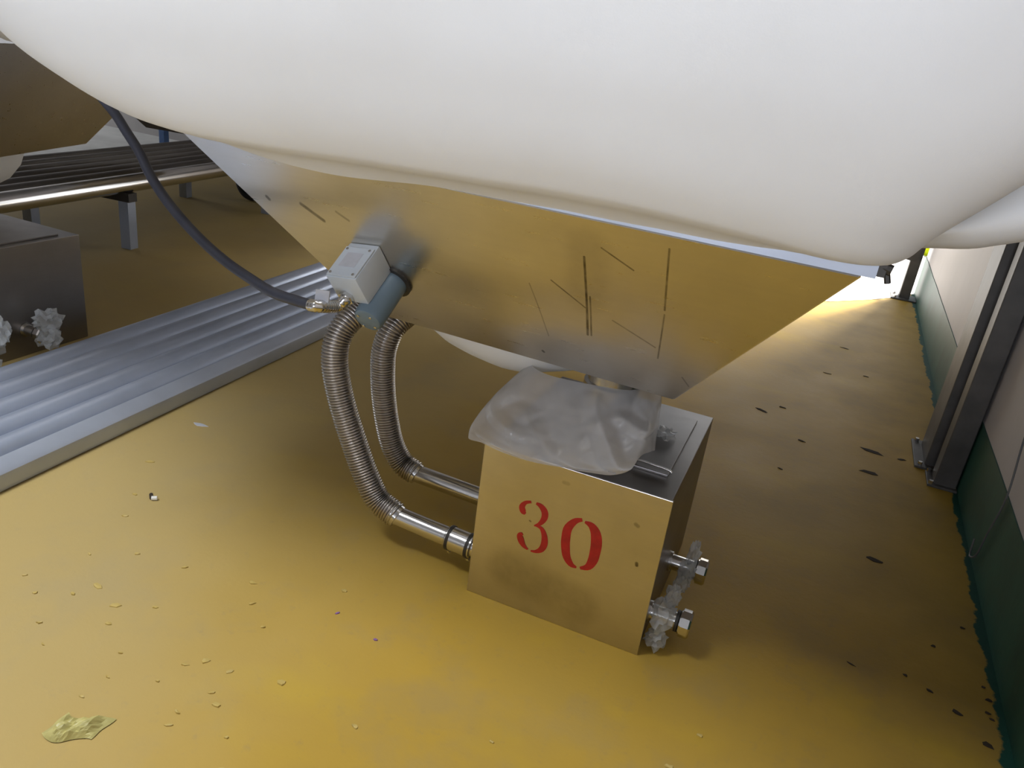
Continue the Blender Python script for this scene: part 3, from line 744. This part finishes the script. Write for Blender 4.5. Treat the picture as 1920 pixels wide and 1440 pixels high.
post('farther of the two dark steel posts standing together by the green dado', 0.541, 0.640, 3.08, 3.28, 2.7, 0.035)
post('nearer of the two dark steel posts standing together by the green dado', 0.562, 0.636, 2.925, 3.01, 2.7, 0.02)
post('distant dark steel post in the bright doorway at the end of the wall', 0.528, 0.596, 5.92, 5.99, 2.7, 0.05, True)
wi = catmull([(0.636, 2.43, 0.62), (0.634, 2.406, 0.443), (0.634, 2.344, 0.276), (0.632, 2.367, 0.139), (0.632, 2.385, 0.055), (0.625, 2.41, 0.030), (0.628, 2.44, 0.036), (0.63, 2.46, 0.075)], 0.01)
tag(obj('wall_wire', G().tube(wi, 0.0028, 8), M['wire'], origin=(0.636, 2.43, 0.3), smooth=60), 'thin grey wire hanging down the right wall near the posts', 'wire')

# ------------------------------------------------------------------ far background
cl = thing('blue_column', 'slim blue steel column standing far behind the pipe rack', 'column', (-5.9, 5.85, 0))
obj('column_shaft', G().box((-5.965, 5.80, 0.004), (-5.905, 5.86, 4.2)), M['blue'], cl)
obj('base_plate', G().box((-5.99, 5.775, 0.0045), (-5.88, 5.885, 0.012)), M['blue'], cl)
wh = thing('rubber_wheel', 'black rubber wheel on the floor beyond the raised pipe rack', 'wheel', (-3.95, 4.62, 0))
ty = G(); rr = []
for i in range(40):
    t = 2 * PI * i / 40; d = Vector((math.cos(t), 0, math.sin(t)))
    rr.append([Vector((-3.90, 4.62, 0.131)) + d * (0.10 + 0.03 * math.cos(s)) + Vector((0, 0.035 * math.sin(s), 0)) for s in [2 * PI * k / 12 for k in range(12)]])
rr.append(rr[0]); ty.grid(rr, True)
obj('tyre', ty, M['black'], wh, smooth=60)
obj('hub', G().tube([(-3.90, 4.595, 0.131), (-3.90, 4.645, 0.131)], 0.074, 24), M['dark'], wh, smooth=35)
obj('axle', G().tube([(-3.90, 4.57, 0.131), (-3.90, 4.67, 0.131)], 0.015, 10), M['chrome'], wh, smooth=35)
sh = thing('shrub', 'bright yellow-green shrub outside the far doorway', 'shrub', (0.95, 9.0, -0.16))
g = G().blob((0.93, 9.0, 0.02), (0.13, 0.13, 0.20), 0.35, 2.0, 3, 4)
obj('foliage', g, M['shrub'], sh)
obj('stem', G().tube([(0.9, 9.0, -0.16), (0.9, 9.0, 0.02)], 0.02, 8), M['dirt'], sh)

# ------------------------------------------------------------------ litter on the floor
cw = G(); rows = []
for j in range(13):
    row = []
    for i in range(19):
        u, v = i / 18, j / 12; x = -1.078 + 0.085 * u; y = 0.705 + 0.055 * v + 0.02 * u - 0.01 * math.sin(5 * u)
        ed = min(1, 5 * min(u, 1 - u, v, 1 - v)); p = Vector((x * 38, y * 38, 1))
        z = 0.002 + ed * (0.008 + 0.016 * abs(noise.noise(p)) + 0.010 * abs(noise.noise(p * 2.3)))
        row.append((x + 0.006 * noise.noise(p * 0.8), y + 0.010 * noise.noise(p * 0.7 + Vector((9, 0, 0))), z))
    rows.append(row)
cw.grid(rows)
tag(obj('crumpled_wrapper', cw, simple('yellowish wrapper', (0.50, 0.44, 0.16), 0.4, var=0.15, scale=40), origin=(-1.04, 0.735, 0), fix=False), 'crumpled yellowish wrapper on the floor in the lower left corner', 'litter')
cs = thing('cigarette_stub', 'tiny white cigarette stub on the yellow floor beside the pipes', 'litter', (-1.50, 1.376, 0))
obj('paper_end', G().tube([(-1.504, 1.374, 0.006), (-1.492, 1.382, 0.006)], 0.006, 12), M['white'], cs)
obj('dark_end', G().tube([(-1.504, 1.374, 0.006), (-1.520, 1.388, 0.0052)], 0.0052, 12), M['dirt'], cs)


def chip(name, x, y, r, mat, asp=0.6, thick=0.002, rot=0.0):
    k = random.randint(5, 8); g = G(); top = []; bot = []
    for i in range(k):
        t = 2 * PI * i / k; q = r * random.uniform(0.6, 1.15); a = q * math.cos(t); b = q * math.sin(t) * asp
        px = x + a * math.cos(rot) - b * math.sin(rot); py = y + a * math.sin(rot) + b * math.cos(rot)
        bot.append((px, py, 0.0003)); top.append((x + (px - x) * 0.9, y + (py - y) * 0.9, thick * random.uniform(0.6, 1.5)))
    g.add(bot + top + [(x, y, thick * 1.2)], [(i, (i + 1) % k, (i + 1) % k + k, i + k) for i in range(k)] + [(i + k, (i + 1) % k + k, 2 * k) for i in range(k)])
    return obj(name, g, mat, origin=(x, y, 0))


tag(chip('film_scrap', -1.716, 1.78, 0.028, M['label'], 0.5, 0.002, 0.2), 'pale grey flat scrap on the floor in front of the flat rail', 'litter')
tag(chip('violet_flake', -0.818, 1.255, 0.007, M['purple'], 0.6, 0.002, 1.0), 'tiny violet flake on the floor left of the numbered box', 'litter')
tag(chip('violet_flake', -0.695, 1.226, 0.007, M['purple'], 0.6, 0.002, 0.3), 'tiny violet flake on the floor just below the corner of the numbered box', 'litter')
FL = [(-1.330, 1.046, .016), (-1.352, 1.00, .008), (-1.245, 1.02, .014), (-1.17, 1.06, .008), (-1.05, 1.24, .012), (-0.85, 1.33, .010), (-1.66, 1.52, .015), (-1.21, 0.97, .008), (-0.93, 1.13, .007), (-1.0, 1.18, .008),
      (-0.96, 0.99, .011), (-0.90, 0.99, .011), (-0.79, 1.02, .012), (-0.89, 0.93, .008), (-0.99, 0.96, .011), (-0.86, 0.91, .009), (-0.91, 0.86, .009), (-0.9, 0.83, .011), (-0.79, 0.86, .006), (-0.75, 0.80, .009),
      (-1.09, 0.80, .008), (-1.09, 0.86, .007), (-1.33, 0.90, .007), (-1.42, 0.96, .008), (-1.49, 0.99, .008), (-1.44, 1.12, .006), (-1.35, 1.18, .007), (-1.22, 1.2, .009), (-1.50, 1.28, .010), (-1.56, 1.37, .009),
      (-0.38, 0.97, .010), (-0.28, 1.05, .009), (-0.02, 1.22, .011), (0.02, 1.33, .007), (-0.35, 1.1, .006), (-0.6, 1.0, .009), (-0.55, 0.9, .008), (-1.0, 0.90, .005), (-1.12, 0.92, .006), (-1.27, 0.86, .007)]
for x, y, r in FL:
    tag(chip('paint_flake', x, y, r, M['chip'], random.uniform(0.35, 0.7), 0.0025, random.uniform(-0.3, 0.9)), 'small raised yellow flake on the open yellow floor', 'paint flake', 'yellow flakes on the floor')
DK = [(0.357, 3.083, .045, .45), (0.352, 2.88, .045, .4), (0.364, 2.268, .032, .35), (0.308, 1.741, .012, .3), (0.151, 3.901, .02, .3), (-0.072, 3.204, .035, .3), (0.582, 2.057, .008, .7), (0.503, 1.93, .008, .7), (0.432, 1.771, .007, .7),
      (0.483, 1.745, .009, .7), (0.538, 1.703, .013, .6), (0.614, 1.788, .010, .8), (0.606, 1.739, .007, .8), (0.612, 1.721, .006, .8), (0.592, 1.629, .013, .7), (0.607, 1.831, .006, .8), (0.463, 3.083, .02, .5), (0.0, 3.3, .02, .4), (0.1, 3.0, .018, .4), (0.05, 2.7, .012, .5), (0.22, 4.4, .025, .3), (0.33, 4.0, .02, .3)]
for i, (x, y, r, a) in enumerate(DK):
    tag(chip('dirt_clod', x, y, r, M['dirt'], a, 0.0016, random.uniform(-0.6, 0.1)), 'dark fleck of dirt on the brownish floor by the right wall', 'dirt', 'dark flecks on the floor by the wall')
